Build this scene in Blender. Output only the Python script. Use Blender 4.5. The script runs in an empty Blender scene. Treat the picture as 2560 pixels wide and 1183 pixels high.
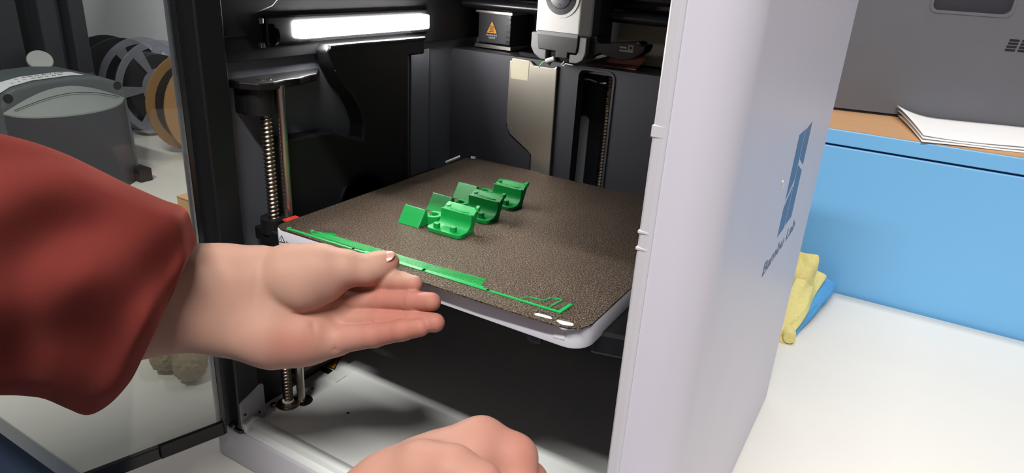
import bpy, bmesh, math, random
import numpy as np
from mathutils import Vector, Matrix, noise
from mathutils.geometry import tessellate_polygon

# ------------------------------------------------------------------ camera (all lengths in millimetres, scaled to metres)
S = 0.001
CF = 1715.9446                       # focal length in pixels of the 2560 x 1183 frame
CP = np.array([454.4904, -295.4134, 414.4153])
CA, CB, CR = 0.5202, -0.3833, 0.0615  # yaw, pitch, roll

def cam_axes():
    fwd = np.array([-math.sin(CA) * math.cos(CB), math.cos(CA) * math.cos(CB), math.sin(CB)])
    right = np.array([math.cos(CA), math.sin(CA), 0.0])
    up = np.cross(right, fwd)
    return (math.cos(CR) * right + math.sin(CR) * up, -math.sin(CR) * right + math.cos(CR) * up, fwd)
AX_R, AX_U, AX_F = cam_axes()

scn = bpy.context.scene
col = scn.collection
cam_d = bpy.data.cameras.new('camera')
cam_d.sensor_fit = 'HORIZONTAL'
cam_d.sensor_width = 36.0
cam_d.lens = CF / 2560.0 * 36.0
cam_d.clip_start = 0.005
cam_d.clip_end = 50
cam = bpy.data.objects.new('camera', cam_d)
col.objects.link(cam)
M = Matrix.Identity(4)
for i in range(3):
    M[i][0] = AX_R[i]; M[i][1] = AX_U[i]; M[i][2] = -AX_F[i]; M[i][3] = CP[i] * S
cam.matrix_world = M
scn.camera = cam

# ------------------------------------------------------------------ world, room lamps, exposure
wd = bpy.data.worlds.new('room_light'); scn.world = wd; wd.use_nodes = True
wb = wd.node_tree.nodes['Background']
wb.inputs[0].default_value = (0.97, 0.97, 1.0, 1); wb.inputs[1].default_value = 0.14

def area(name, loc, size, power, colr=(1, 0.98, 0.95), rot=(0, 0, 0)):
    l = bpy.data.lights.new(name, 'AREA'); l.shape = 'RECTANGLE'
    l.size, l.size_y = size; l.energy = power; l.color = colr
    o = bpy.data.objects.new(name, l); col.objects.link(o)
    o.location = loc; o.rotation_euler = rot
    return o
area('ceiling_tube_light', (0.55, -0.93, 1.85), (1.1, 0.09), 62)
area('ceiling_tube_light', (0.50, 0.85, 1.90), (1.6, 0.12), 16)
area('ceiling_tube_light', (-1.3, -0.3, 1.90), (1.5, 0.12), 4)
scn.view_settings.view_transform = 'Standard'
scn.view_settings.look = 'None'
scn.view_settings.gamma = 1.0
scn.view_settings.use_curve_mapping = False
scn.view_settings.exposure = 0.0

# ------------------------------------------------------------------ helpers
def ray(x, y): return AX_F + AX_R * (x - 1280) / CF - AX_U * (y - 591.5) / CF
def at(x, y, d): return CP + ray(x, y) * d                     # point seen at a pixel, d mm along the view axis
def un(x, y, ax, val):                                          # pixel ray met with an axis plane
    i = 'xyz'.index(ax); d = ray(x, y); return CP + d * ((val - CP[i]) / d[i])
def unp(x, y, P0, n):
    d = ray(x, y); P0 = np.array(P0, float); n = np.array(n, float)
    return CP + d * (((P0 - CP) @ n) / (d @ n))

def lin(c):
    c = c / 255.0
    return c / 12.92 if c <= 0.04045 else ((c + 0.055) / 1.055) ** 2.4
def rgb(r, g, b): return (lin(r), lin(g), lin(b), 1.0)

MATS = {}
def mat(name, c, rough=0.5, metal=0.0, var=0.06, scale=60.0, bump=0.0, bscale=900.0, spec=0.5, sss=0.0, emit=0.0, coat=0.0, alpha_tint=None):
    m = bpy.data.materials.new(name); m.use_nodes = True
    nt = m.node_tree; N = nt.nodes; Lk = nt.links
    b = N['Principled BSDF']
    base = rgb(*c)
    tc = N.new('ShaderNodeTexCoord'); ns = N.new('ShaderNodeTexNoise')
    ns.inputs['Scale'].default_value = scale; ns.inputs['Detail'].default_value = 4
    Lk.new(tc.outputs['Object'], ns.inputs['Vector'])
    mx = N.new('ShaderNodeMix'); mx.data_type = 'RGBA'
    mx.inputs['A'].default_value = tuple(min(1, v * (1 - var)) for v in base[:3]) + (1,)
    mx.inputs['B'].default_value = tuple(min(1, v * (1 + var)) for v in base[:3]) + (1,)
    Lk.new(ns.outputs['Fac'], mx.inputs['Factor'])
    Lk.new(mx.outputs['Result'], b.inputs['Base Color'])
    b.inputs['Roughness'].default_value = rough
    b.inputs['Metallic'].default_value = metal
    b.inputs['Specular IOR Level'].default_value = spec
    b.inputs['Coat Weight'].default_value = coat
    if sss:
        b.inputs['Subsurface Weight'].default_value = sss
        b.inputs['Subsurface Radius'].default_value = (0.006, 0.002, 0.001)
        b.inputs['Subsurface Scale'].default_value = 1.0
    if emit:
        b.inputs['Emission Color'].default_value = base
        b.inputs['Emission Strength'].default_value = emit
    if bump:
        n2 = N.new('ShaderNodeTexNoise'); n2.inputs['Scale'].default_value = bscale; n2.inputs['Detail'].default_value = 2
        Lk.new(tc.outputs['Object'], n2.inputs['Vector'])
        bp = N.new('ShaderNodeBump'); bp.inputs['Strength'].default_value = bump; bp.inputs['Distance'].default_value = 0.0006
        Lk.new(n2.outputs['Fac'], bp.inputs['Height']); Lk.new(bp.outputs['Normal'], b.inputs['Normal'])
    if name == 'sleeve':
        b.inputs['Sheen Weight'].default_value = 0.35; b.inputs['Sheen Tint'].default_value = rgb(230, 130, 115)
    MATS[name] = m
    return m

mat('table_white', (225, 221, 213), 0.45, var=0.02, scale=8)
mat('wall_paint', (226, 226, 232), 0.8, var=0.03, scale=5, bump=0.1, bscale=300)
mat('wall_white', (225, 225, 230), 0.8, var=0.03, scale=5, bump=0.1, bscale=300)
mat('floor_blue', (70, 84, 112), 0.6, var=0.15, scale=14)
mat('shell', (214, 208, 219), 0.42, metal=0.0, var=0.03, scale=20, bump=0.03, bscale=2500)
mat('shell_base', (186, 184, 192), 0.42, var=0.03, scale=20, bump=0.03, bscale=2500)
mat('shell_lip', (206, 203, 208), 0.5, var=0.03)
mat('tray_grey', (214, 216, 213), 0.5, var=0.03, scale=30, bump=0.06, bscale=2000)
mat('bracket_grey', (140, 141, 145), 0.5, var=0.04)
mat('black_plastic', (18, 18, 20), 0.45, var=0.1, bump=0.08, bscale=1600)
mat('gloss_black', (14, 14, 16), 0.22, var=0.08)
mat('wall_panel', (46, 47, 53), 0.55, var=0.06, scale=30, bump=0.06, bscale=1800)
mat('wall_panel_light', (98, 101, 108), 0.5, var=0.06, scale=30, bump=0.05, bscale=1800)
mat('carbon', (30, 29, 32), 0.3, metal=0.5, var=0.1)
mat('steel', (196, 190, 180), 0.26, metal=1.0, var=0.05, scale=30)
mat('chute_steel', (188, 182, 170), 0.33, metal=0.9, var=0.10, scale=25, bump=0.03, bscale=600)
mat('screw_steel', (150, 138, 124), 0.28, metal=1.0, var=0.1, scale=200)
mat('cream_label', (176, 170, 148), 0.7, var=0.03)
mat('bed_white', (222, 221, 228), 0.45, var=0.02)
mat('bed_under', (50, 50, 54), 0.6)
mat('green_pla', (8, 152, 68), 0.42, var=0.06, scale=120, bump=0.12, bscale=1500)
mat('green_line', (24, 172, 82), 0.4, var=0.08, scale=200)
mat('trace', (104, 96, 86), 0.5, var=0.2, scale=300)
mat('red_tab', (196, 50, 34), 0.5)
mat('logo_blue', (74, 106, 148), 0.45, var=0.05)
mat('logo_text', (84, 98, 122), 0.5, var=0.1)
mat('head_white', (196, 194, 190), 0.45, var=0.03)
mat('head_grey', (112, 110, 112), 0.42, var=0.05)
mat('head_smoke', (52, 50, 50), 0.3, var=0.06)
mat('orange_label', (232, 160, 52), 0.5, var=0.05)
mat('label_white', (226, 226, 228), 0.6, var=0.02)
mat('label_black', (22, 22, 22), 0.6)
mat('mark_green', (14, 44, 26), 0.5)
mat('reflection_brown', (150, 92, 80), 0.5, var=0.08)  # tint of the painted pink-brown reflection
mat('light_tube', (255, 252, 250), 0.4, emit=110.0, var=0.0)
mat('cabinet_blue', (118, 184, 232), 0.38, var=0.03, scale=6)
mat('groove_dark', (24, 48, 78), 0.7)
mat('paper', (236, 234, 234), 0.8, var=0.02, scale=20)
mat('machine_grey', (101, 101, 107), 0.62, var=0.07, scale=18, bump=0.12, bscale=900)
mat('machine_dark', (52, 48, 58), 0.5, var=0.1)
mat('vent_black', (14, 14, 16), 0.7)
mat('yellow_cloth', (226, 212, 138), 0.95, var=0.14, scale=260, bump=0.9, bscale=500)
mat('blue_cloth', (84, 156, 210), 0.95, var=0.25, scale=320, bump=1.0, bscale=420)
mat('sleeve', (100, 38, 33), 0.92, var=0.10, scale=60, bump=0.25, bscale=1500, spec=0.15)
mat('nail', (196, 142, 126), 0.3, var=0.03, coat=0.3)
mat('slate_plastic', (84, 90, 92), 0.5, var=0.05, scale=20, bump=0.06, bscale=1200)
mat('slate_light', (136, 140, 138), 0.5, var=0.04, scale=20, bump=0.06, bscale=1200)
mat('slate_dark', (60, 60, 66), 0.45, var=0.06)
mat('frame_dark', (40, 41, 48), 0.45, var=0.1)
mat('knob_metal', (215, 214, 210), 0.3, metal=0.6, var=0.05, scale=60)
mat('spool_black', (22, 22, 26), 0.4, var=0.1)
mat('cardboard', (150, 112, 66), 0.85, var=0.12, scale=40, bump=0.1, bscale=500)
mat('box_card', (200, 158, 112), 0.85, var=0.08, scale=40)
mat('plush', (150, 134, 108), 1.0, var=0.3, scale=180, bump=1.0, bscale=300, spec=0.1)
mat('residue', (235, 235, 230), 0.5)

def wood_mat():
    m = mat('wood_top', (196, 152, 110), 0.45, var=0.1, scale=10)
    N = m.node_tree.nodes; Lk = m.node_tree.links
    tc = [n for n in N if n.bl_idname == 'ShaderNodeTexCoord'][0]
    ns = [n for n in N if n.bl_idname == 'ShaderNodeTexNoise'][0]
    mp = N.new('ShaderNodeMapping'); mp.inputs['Scale'].default_value = (3, 40, 3)
    Lk.new(tc.outputs['Object'], mp.inputs['Vector']); Lk.new(mp.outputs['Vector'], ns.inputs['Vector'])
    ns.inputs['Scale'].default_value = 4; ns.inputs['Detail'].default_value = 8
wood_mat()

def plate_mat():
    m = mat('textured_sheet', (98, 84, 72), 0.40, metal=0.85, var=0.8, scale=1150)
    N = m.node_tree.nodes; Lk = m.node_tree.links
    b = N['Principled BSDF']; tc = [n for n in N if n.bl_idname == 'ShaderNodeTexCoord'][0]
    v = N.new('ShaderNodeTexVoronoi'); v.inputs['Scale'].default_value = 1300
    n2 = N.new('ShaderNodeTexNoise'); n2.inputs['Scale'].default_value = 2200; n2.inputs['Detail'].default_value = 2
    ad = N.new('ShaderNodeMath'); ad.operation = 'ADD'
    Lk.new(tc.outputs['Object'], v.inputs['Vector']); Lk.new(tc.outputs['Object'], n2.inputs['Vector'])
    Lk.new(v.outputs['Distance'], ad.inputs[0]); Lk.new(n2.outputs['Fac'], ad.inputs[1])
    ns = [n for n in N if n.bl_idname == 'ShaderNodeTexNoise' and n != n2][0]; ns.inputs['Detail'].default_value = 1.5; ns.inputs['Scale'].default_value = 950
    rp_ = N.new('ShaderNodeValToRGB'); rp_.color_ramp.elements[0].position = .40; rp_.color_ramp.elements[0].color = rgb(56, 47, 40)
    rp_.color_ramp.elements[1].position = .66; rp_.color_ramp.elements[1].color = rgb(150, 130, 112)
    Lk.new(ns.outputs['Fac'], rp_.inputs['Fac']); Lk.new(rp_.outputs['Color'], b.inputs['Base Color'])
    bp = N.new('ShaderNodeBump'); bp.inputs['Strength'].default_value = 0.75; bp.inputs['Distance'].default_value = 0.0007
    Lk.new(ad.outputs[0], bp.inputs['Height']); Lk.new(bp.outputs['Normal'], b.inputs['Normal'])
plate_mat()

def glass_mat(name, tint, refl, rough=0.02):
    m = bpy.data.materials.new(name); m.use_nodes = True
    N = m.node_tree.nodes; Lk = m.node_tree.links
    N.remove(N['Principled BSDF']); out = N['Material Output']
    tr = N.new('ShaderNodeBsdfTransparent'); tr.inputs[0].default_value = tint
    gl = N.new('ShaderNodeBsdfGlossy'); gl.inputs['Roughness'].default_value = rough
    lw = N.new('ShaderNodeFresnel'); lw.inputs['IOR'].default_value = refl
    mx = N.new('ShaderNodeMixShader')
    Lk.new(lw.outputs[0], mx.inputs[0]); Lk.new(tr.outputs[0], mx.inputs[1]); Lk.new(gl.outputs[0], mx.inputs[2])
    Lk.new(mx.outputs[0], out.inputs['Surface'])
    MATS[name] = m
glass_mat('door_glass', (0.84, 0.865, 0.85, 1), 1.38)
glass_mat('top_glass', (0.28, 0.29, 0.30, 1), 1.45)
glass_mat('clear_plastic', (0.82, 0.83, 0.88, 1), 1.6, 0.2)

def haze_clear():
    m = MATS['clear_plastic']; N = m.node_tree.nodes; Lk = m.node_tree.links; out = N['Material Output']
    src = out.inputs['Surface'].links[0].from_socket
    df = N.new('ShaderNodeBsdfDiffuse'); df.inputs[0].default_value = rgb(200, 200, 214)
    mx = N.new('ShaderNodeMixShader'); mx.inputs[0].default_value = 0.27
    Lk.new(src, mx.inputs[1]); Lk.new(df.outputs[0], mx.inputs[2]); Lk.new(mx.outputs[0], out.inputs['Surface'])
haze_clear()

def skin_mat():
    m = mat('skin', (182, 141, 123), 0.6, var=0.07, scale=45, bump=0.14, bscale=1400, sss=0.12, spec=0.25)
    N = m.node_tree.nodes; Lk = m.node_tree.links; b = N['Principled BSDF']
    at_ = N.new('ShaderNodeAttribute'); at_.attribute_name = 'flush'
    src = b.inputs['Base Color'].links[0].from_socket
    mx = N.new('ShaderNodeMix'); mx.data_type = 'RGBA'
    mx.inputs['B'].default_value = rgb(174, 106, 92)
    Lk.new(at_.outputs['Fac'], mx.inputs['Factor']); Lk.new(src, mx.inputs['A'])
    Lk.new(mx.outputs['Result'], b.inputs['Base Color'])
skin_mat()

WOFF = {}
def obj(name, me, m, parent=None, smooth=False, local=False):
    o = bpy.data.objects.new(name, me); col.objects.link(o)
    if m is not None:
        me.materials.clear(); me.materials.append(MATS[m])
    if smooth:
        me.polygons.foreach_set('use_smooth', [True] * len(me.polygons))
    if parent is not None:
        o.parent = parent
        if not local: o.location = -Vector(WOFF.get(parent.name, (0, 0, 0)))
    WOFF[o.name] = (0, 0, 0)
    return o
def thing(name, loc, label, cat, group=None, rz=0.0, kind=None):
    o = bpy.data.objects.new(name, None); col.objects.link(o)
    o.location = Vector(loc) * S; o.rotation_euler = (0, 0, rz); o.empty_display_size = 0.02
    WOFF[o.name] = tuple(Vector(loc) * S)
    return tag(o, label, cat, group, kind)
def tag(o, label=None, cat=None, group=None, kind=None):
    if label: o['label'] = label
    if cat: o['category'] = cat
    if group: o['group'] = group
    if kind: o['kind'] = kind
    return o
def plabel(o, l): o['label'] = l; return o

def mesh_from(verts, faces, name='m', weld=False):
    me = bpy.data.meshes.new(name)
    me.from_pydata([tuple(float(c) * S for c in v) for v in verts], [], [tuple(int(i) for i in f) for f in faces])
    bm = bmesh.new(); bm.from_mesh(me)
    if weld: bmesh.ops.remove_doubles(bm, verts=bm.verts, dist=1e-6)
    bmesh.ops.recalc_face_normals(bm, faces=bm.faces)
    bm.to_mesh(me); bm.free(); me.update()
    return me
def bevel(me, w, seg=2, ang=0.5):
    bm = bmesh.new(); bm.from_mesh(me)
    es = [e for e in bm.edges if len(e.link_faces) == 2 and e.calc_face_angle(0) > ang]
    bmesh.ops.bevel(bm, geom=es, offset=w * S, segments=seg, affect='EDGES', profile=0.5, clamp_overlap=True)
    bm.to_mesh(me); bm.free(); me.update()
    return me
def box_data(x0, x1, y0, y1, z0, z1):
    v = [(x, y, z) for z in (z0, z1) for y in (y0, y1) for x in (x0, x1)]
    f = [(0, 2, 3, 1), (4, 5, 7, 6), (0, 1, 5, 4), (2, 6, 7, 3), (0, 4, 6, 2), (1, 3, 7, 5)]
    return v, f
def box(name, x0, x1, y0, y1, z0, z1, m, parent=None, bev=0, seg=2, local=False):
    me = mesh_from(*box_data(x0, x1, y0, y1, z0, z1), name)
    if bev: bevel(me, bev, seg)
    return obj(name, me, m, parent, local=local)
def prism_mesh(loops, axis, a0, a1, name='prism'):
    """loops: outer outline then holes, 2D; x: (y,z)  y: (x,z)  z: (x,y)"""
    def p3(p, a):
        if axis == 'x': return (a, p[0], p[1])
        if axis == 'y': return (p[0], a, p[1])
        return (p[0], p[1], a)
    flat = [p for l in loops for p in l]; n = len(flat)
    tris = tessellate_polygon([[Vector((p[0], p[1], 0)) for p in l] for l in loops])
    v = [p3(p, a0) for p in flat] + [p3(p, a1) for p in flat]
    if len(loops) == 1:
        f = [tuple(range(n)), tuple(range(2 * n - 1, n - 1, -1))]
    else:
        f = [tuple(t) for t in tris] + [tuple(i + n for i in t) for t in tris]
    k = 0
    for l in loops:
        for i in range(len(l)):
            a, b = k + i, k + (i + 1) % len(l); f.append((a, b, b + n, a + n))
        k += len(l)
    return mesh_from(v, f, name)
def prism(name, loops, axis, a0, a1, m, parent=None, bev=0, seg=2, smooth=False, local=False):
    if not isinstance(loops[0][0], (tuple, list, np.ndarray)): loops = [loops]
    me = prism_mesh(loops, axis, a0, a1, name)
    if bev: bevel(me, bev, seg)
    return obj(name, me, m, parent, smooth, local)
def rrect(x0, x1, y0, y1, r, n=6):
    r = r if isinstance(r, (tuple, list)) else (r,) * 4      # corners: x0y0, x1y0, x1y1, x0y1
    pts = []
    for (cx, cy, a0, rr) in ((x0 + r[0], y0 + r[0], 180, r[0]), (x1 - r[1], y0 + r[1], 270, r[1]), (x1 - r[2], y1 - r[2], 0, r[2]), (x0 + r[3], y1 - r[3], 90, r[3])):
        for i in range(n + 1):
            a = math.radians(a0 + 90 * i / n); pts.append((cx + rr * math.cos(a), cy + rr * math.sin(a)))
    return pts
def circ(cx, cy, r, n=24): return [(cx + r * math.cos(2 * math.pi * i / n), cy + r * math.sin(2 * math.pi * i / n)) for i in range(n)]
def frame_of(d):
    d = Vector(d).normalized(); a = Vector((0, 0, 1)) if abs(d.z) < 0.9 else Vector((1, 0, 0))
    u = d.cross(a).normalized(); return u, d.cross(u).normalized(), d
def tube_data(pts, rad, seg=12, caps=True):
    pts = [Vector([float(c) for c in p]) for p in pts]; n = len(pts)
    rad = rad if isinstance(rad, (list, tuple)) else [rad] * n
    v, f = [], []; pu = None
    for i, p in enumerate(pts):
        d = (pts[min(i + 1, n - 1)] - pts[max(i - 1, 0)]).normalized()
        if pu is None: pu, _, _ = frame_of(d)
        pu = (pu - d * pu.dot(d)).normalized(); w = d.cross(pu)
        for k in range(seg):
            a = 2 * math.pi * k / seg; v.append(p + (pu * math.cos(a) + w * math.sin(a)) * rad[i])
    for i in range(n - 1):
        for k in range(seg):
            k2 = (k + 1) % seg; f.append((i * seg + k, i * seg + k2, (i + 1) * seg + k2, (i + 1) * seg + k))
    if caps: f += [tuple(range(seg)), tuple(range((n - 1) * seg, n * seg))]
    return v, f
def tube(name, pts, rad, m, parent=None, seg=14, caps=True, local=False):
    o = obj(name, mesh_from(*tube_data(pts, rad, seg, caps), name), m, parent, True, local)
    return sharp(o)
def sharp(o, ang=0.6):
    me = o.data
    try: me.set_sharp_from_angle(angle=ang)
    except Exception: pass
    return o
def lathe(name, prof, origin, axis, m, parent=None, seg=32, local=False):
    u, w, d = frame_of(axis); O = Vector(origin); v, f = [], []
    n = len(prof)
    for (r, h) in prof:
        for k in range(seg):
            a = 2 * math.pi * k / seg; v.append(O + d * h + (u * math.cos(a) + w * math.sin(a)) * max(r, 1e-3))
    for i in range(n - 1):
        for k in range(seg):
            k2 = (k + 1) % seg; f.append((i * seg + k, i * seg + k2, (i + 1) * seg + k2, (i + 1) * seg + k))
    f += [tuple(range(seg)), tuple(range((n - 1) * seg, n * seg))]
    o = obj(name, mesh_from(v, f, name), m, parent, True, local)
    return sharp(o)
def lead_screw(name, x, y, z0, z1, parent, r=4.7, pitch=3.3, starts=2):
    seg = 16; dz = 0.4; n = int((z1 - z0) / dz) + 1
    v, f = [], []
    for i in range(n):
        z = z0 + i * dz
        for k in range(seg):
            a = 2 * math.pi * k / seg
            ph = math.cos(2 * math.pi * z / pitch * 1.0 - a * 1)
            rr = r - 0.5 + 0.5 * max(-1, min(1, 1.6 * ph))
            v.append((x + rr * math.cos(a), y + rr * math.sin(a), z))
    for i in range(n - 1):
        for k in range(seg):
            k2 = (k + 1) % seg; f.append((i * seg + k, i * seg + k2, (i + 1) * seg + k2, (i + 1) * seg + k))
    f += [tuple(range(seg)), tuple(range((n - 1) * seg, n * seg))]
    return obj(name, mesh_from(v, f, name), 'screw_steel', parent, True)
def text_mesh(s, size, P, ux, uy, thick=0.15, width=None):
    """text whose lower left corner is P, running along ux with height along uy (mm)"""
    cu = bpy.data.curves.new('t', 'FONT'); cu.body = s; cu.size = 1.0; cu.extrude = 0.0; cu.offset = 0.012
    to = bpy.data.objects.new('t', cu); col.objects.link(to)
    dg = bpy.context.evaluated_depsgraph_get()
    me = bpy.data.meshes.new_from_object(to.evaluated_get(dg))
    bpy.data.objects.remove(to); bpy.data.curves.remove(cu)
    xs = [v.co.x for v in me.vertices]; ys = [v.co.y for v in me.vertices]
    x0, x1, y0, y1 = min(xs), max(xs), min(ys), max(ys)
    sy = size / (y1 - y0); sx = (width / (x1 - x0)) if width else sy
    P = Vector([float(c) for c in P]); ux = Vector([float(c) for c in ux]).normalized(); uy = Vector([float(c) for c in uy]).normalized()
    for v in me.vertices:
        v.co = (P + ux * ((v.co.x - x0) * sx) + uy * ((v.co.y - y0) * sy)) * S
    bm = bmesh.new(); bm.from_mesh(me)
    r = bmesh.ops.extrude_face_region(bm, geom=list(bm.faces))
    nn = ux.cross(uy) * thick * S
    for e in r['geom']:
        if isinstance(e, bmesh.types.BMVert): e.co += nn
    bm.to_mesh(me); bm.free()
    return me
def flat_poly(name, pts3, nrm, thick, m, parent, local=False):
    """thin solid polygon from 3D points"""
    n = len(pts3); nv = Vector([float(c) for c in nrm]).normalized() * thick
    a = [Vector([float(c) for c in p]) for p in pts3]
    v = a + [p + nv for p in a]
    f = [tuple(range(n)), tuple(range(2 * n - 1, n - 1, -1))] + [(i, (i + 1) % n, (i + 1) % n + n, i + n) for i in range(n)]
    return obj(name, mesh_from(v, f, name), m, parent, local=local)
def hot_triangle(parent, P, ux, uy, w, h, nrm, up_text=None):
    """orange hot-surface triangle with black border and three wavy lines"""
    P = Vector([float(c) for c in P]); ux = Vector(ux).normalized(); uy = Vector(uy).normalized(); nv = Vector(nrm).normalized()
    q = lambda a, b, o=0: P + ux * (a * w) + uy * (b * h) + nv * o
    bl = flat_poly('warning_border', [q(-.56, -.06), (q(.56, -.06)), q(.03, 1.08), q(-.03, 1.08)], nrm, 0.12, 'label_black', parent)
    tri = flat_poly('warning_triangle', [q(-.48, 0, .12), q(.48, 0, .12), q(.02, .98, .12), q(-.02, .98, .12)], nrm, 0.1, 'orange_label', parent)
    for k in (-1, 0, 1):
        pts = [q(k * .12 + .03 * math.sin(t * 2.2), .2 + .08 * t, .24) for t in range(6)]
        tube('heat_wave', pts, w * .022, 'label_black', bl, 6)
    tube('heat_bar', [q(-.22, .12, .24), q(.22, .12, .24)], w * .022, 'label_black', bl, 6)
    return bl

# ------------------------------------------------------------------ the room
def struct(o, label=None): o['kind'] = 'structure'; return plabel(o, label) if label else o
struct(box('floor', -3200, 2600, -2600, 1260, -800, -780, 'floor_blue'), 'dark blue floor below the white table')
struct(box('wall_back_left', -3200, 60, 765, 785, -780, 1900, 'wall_paint'), 'pale painted wall behind the filament spools')
struct(box('wall_back', 60, 2600, 1240, 1260, -780, 1900, 'wall_white'), 'pale painted wall behind the blue cabinet')

tb = thing('work_table', (-300, 310, -780), 'white laminate work table carrying the printer', 'table')
box('table_top', -1900, 1500, -80, 708, -24, 0, 'table_white', tb, 1.5)
for lx in (-1820, 1420):
    for ly in (-20, 640): box('leg', lx - 25, lx + 25, ly - 25, ly + 25, -780, -24, 'bracket_grey', tb, 2)

# ------------------------------------------------------------------ the printer
pr = thing('printer', (195, 195, 0), 'silver boxy 3D printer with black interior and open glass door', '3d printer')
base_out = rrect(0, 389.5, 0, 388.6, (8.5, 28, 10, 10), 10)
foot_out = rrect(16, 374, 14, 374, (8, 26, 8, 8), 8)
prism('base_foot', foot_out, 'z', 0, 2, 'black_plastic', pr)
bs = prism_mesh([base_out], 'z', 1.2, 35, 'base_shell')
bevel(bs, 0.8, 2, 1.2); plabel(obj('base_shell', bs, 'shell_base', pr), 'silver grey lower shell')
prism('inner_floor', rrect(14, 372, 18, 308, 4, 3), 'z', 34.5, 37, 'tray_grey', pr)
prism('front_sill', [(2.5, 34), (2.5, 36.5), (8, 37), (9, 41.5), (10.5, 43), (13.5, 43), (15.5, 42), (22, 37.4), (23, 34)], 'x', 38, 356, 'tray_grey', pr, 0.5, 1)
# right column and side as one curved shell
arc = [(362 + 28 * math.sin(math.radians(a)), 28 - 28 * math.cos(math.radians(a))) for a in range(0, 91, 6)]
out = [(357, 0.0)] + arc + [(390, 379)] + [(380 + 10 * math.cos(math.radians(a)), 379 + 10 * math.sin(math.radians(a))) for a in (30, 60, 90)]
inn = [(380, 386), (386, 379), (386, 30), (372, 22), (357, 22)]
sd = prism('side_shell', [out + inn], 'z', 1.2, 457, 'shell', pr, smooth=True); sharp(sd, 0.35); plabel(sd, 'curved silver right side shell')
prism('column_lip', [(354.6, 1), (356, -1.2), (360.5, -1.6), (362.2, -0.6), (362.2, 4), (360, 20), (354.6, 20)], 'z', 37, 430, 'shell_lip', pr, 0.5, 2)
for (z0, z1) in ((344, 349.5), (297.3, 298.8), (288.8, 290.3)):
    box('latch_bump', 354.55, 360.6, -1.62, 2, z0, z1, 'shell_lip', pr, 0.3, 2)
# left column
arcl = [(8 - 8 * math.cos(math.radians(a)), 8 - 8 * math.sin(math.radians(a))) for a in range(0, 91, 10)]
sl = prism('side_shell', [arcl + [(12.5, 0), (12.5, 9), (5, 30), (5, 384), (0, 384)]], 'z', 34.9, 457, 'shell', pr, smooth=True); sharp(sl, 0.35); plabel(sl, 'silver left side shell')
prism('front_frame', [(12.8, 1.2), (19, 0.8), (35, 0.8), (36, 1.8), (36, 22), (21, 24), (12.8, 10)], 'z', 34, 430, 'black_plastic', pr, 0.6, 2)
box('back_panel', 6, 384, 381, 389, 8, 457, 'shell', pr, 2)
prism('top_frame', [rrect(4, 386, 2, 386, 6, 4), rrect(30, 360, 30, 350, 6, 4)], 'z', 437, 457, 'black_plastic', pr)
plabel(box('top_cover', 29, 361, 29, 351, 444, 449, 'top_glass', pr), 'smoked glass top cover')
box('top_beam', 14, 372, 2, 22, 418, 440, 'black_plastic', pr, 2)
box('inner_wall', 366, 384, 22, 381, 37, 437, 'wall_panel', pr)
plabel(box('inner_wall', 14, 22, 24, 308, 110, 336, 'wall_panel_light', pr), 'grey left inner wall')
plabel(box('inner_wall_base', 14, 22.5, 24, 308, 37, 110, 'black_plastic', pr), 'black lower inner wall')
# upper black beam with lamp
box('upper_beam', 10, 27, 22, 381, 334, 437, 'black_plastic', pr, 1)
prism('corner_cover', [(22, 352), (46, 352), (52, 366), (72, 372), (84, 382), (84, 436), (22, 436)], 'x', 22, 28.5, 'black_plastic', pr, 1)
lamp = box('lamp_housing', 24, 31, 62, 256, 344.5, 366, 'gloss_black', pr, 2)
box('lamp_tube', 28, 36.5, 91, 252, 348.2, 361.2, 'light_tube', lamp, 2.0, 4)
lathe('lamp_ring', [(7, 0), (8.2, 0.3), (8.2, 2.5), (7, 2.8)], (30, 66, 352), (0, 1, 0), 'gloss_black', lamp, 24)
box('cable_clip', 32, 35, 53, 57, 344, 348, 'steel', lamp, 0.5)
box('cable_clip', 32, 35, 53.5, 57, 361, 365, 'steel', lamp, 0.5)
# fan shroud on the left inner wall
sh = [(60, 60), (60, 268), (64, 274), (118, 272), (122, 268), (155, 258)]
sh2 = [(118, 272), (152, 258), (154, 272), (149, 285), (142, 296), (130, 308), (121, 322), (113, 338), (117, 342), (240, 341), (240, 326), (216, 326), (216, 60), (60, 60), (60, 268), (64, 274)]
fan = prism('fan_shroud', [sh2], 'x', 22, 40, 'black_plastic', pr, 2.2, 3)
plabel(fan, 'black bulging fan shroud')
lathe('fan_intake', [(30, 0), (30, 1.2), (33, 1.6), (33, 0)], (40, 150, 196), (1, 0, 0), 'gloss_black', fan, 40)
ridge = []
tube('shroud_ridge', [(40.5, 121, 322), (40.8, 130, 309), (40.8, 142, 297), (40.8, 149, 286), (40.5, 154, 273), (40.3, 155, 262)], [0.6, 1, 1.2, 1.2, 1, 0.5], 'black_plastic', fan, 8)
tube('shroud_ridge', [(39.5, 116, 341.0), (40.2, 150, 341.2), (40.2, 200, 340.6), (39.5, 239, 340.4)], 1.9, 'wall_panel', fan, 10)
plabel(box('wall_strip', 22, 24, 239, 268, 60, 327, 'wall_panel_light', pr, 0.6), 'grey vertical strip beside the shroud')
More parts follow.
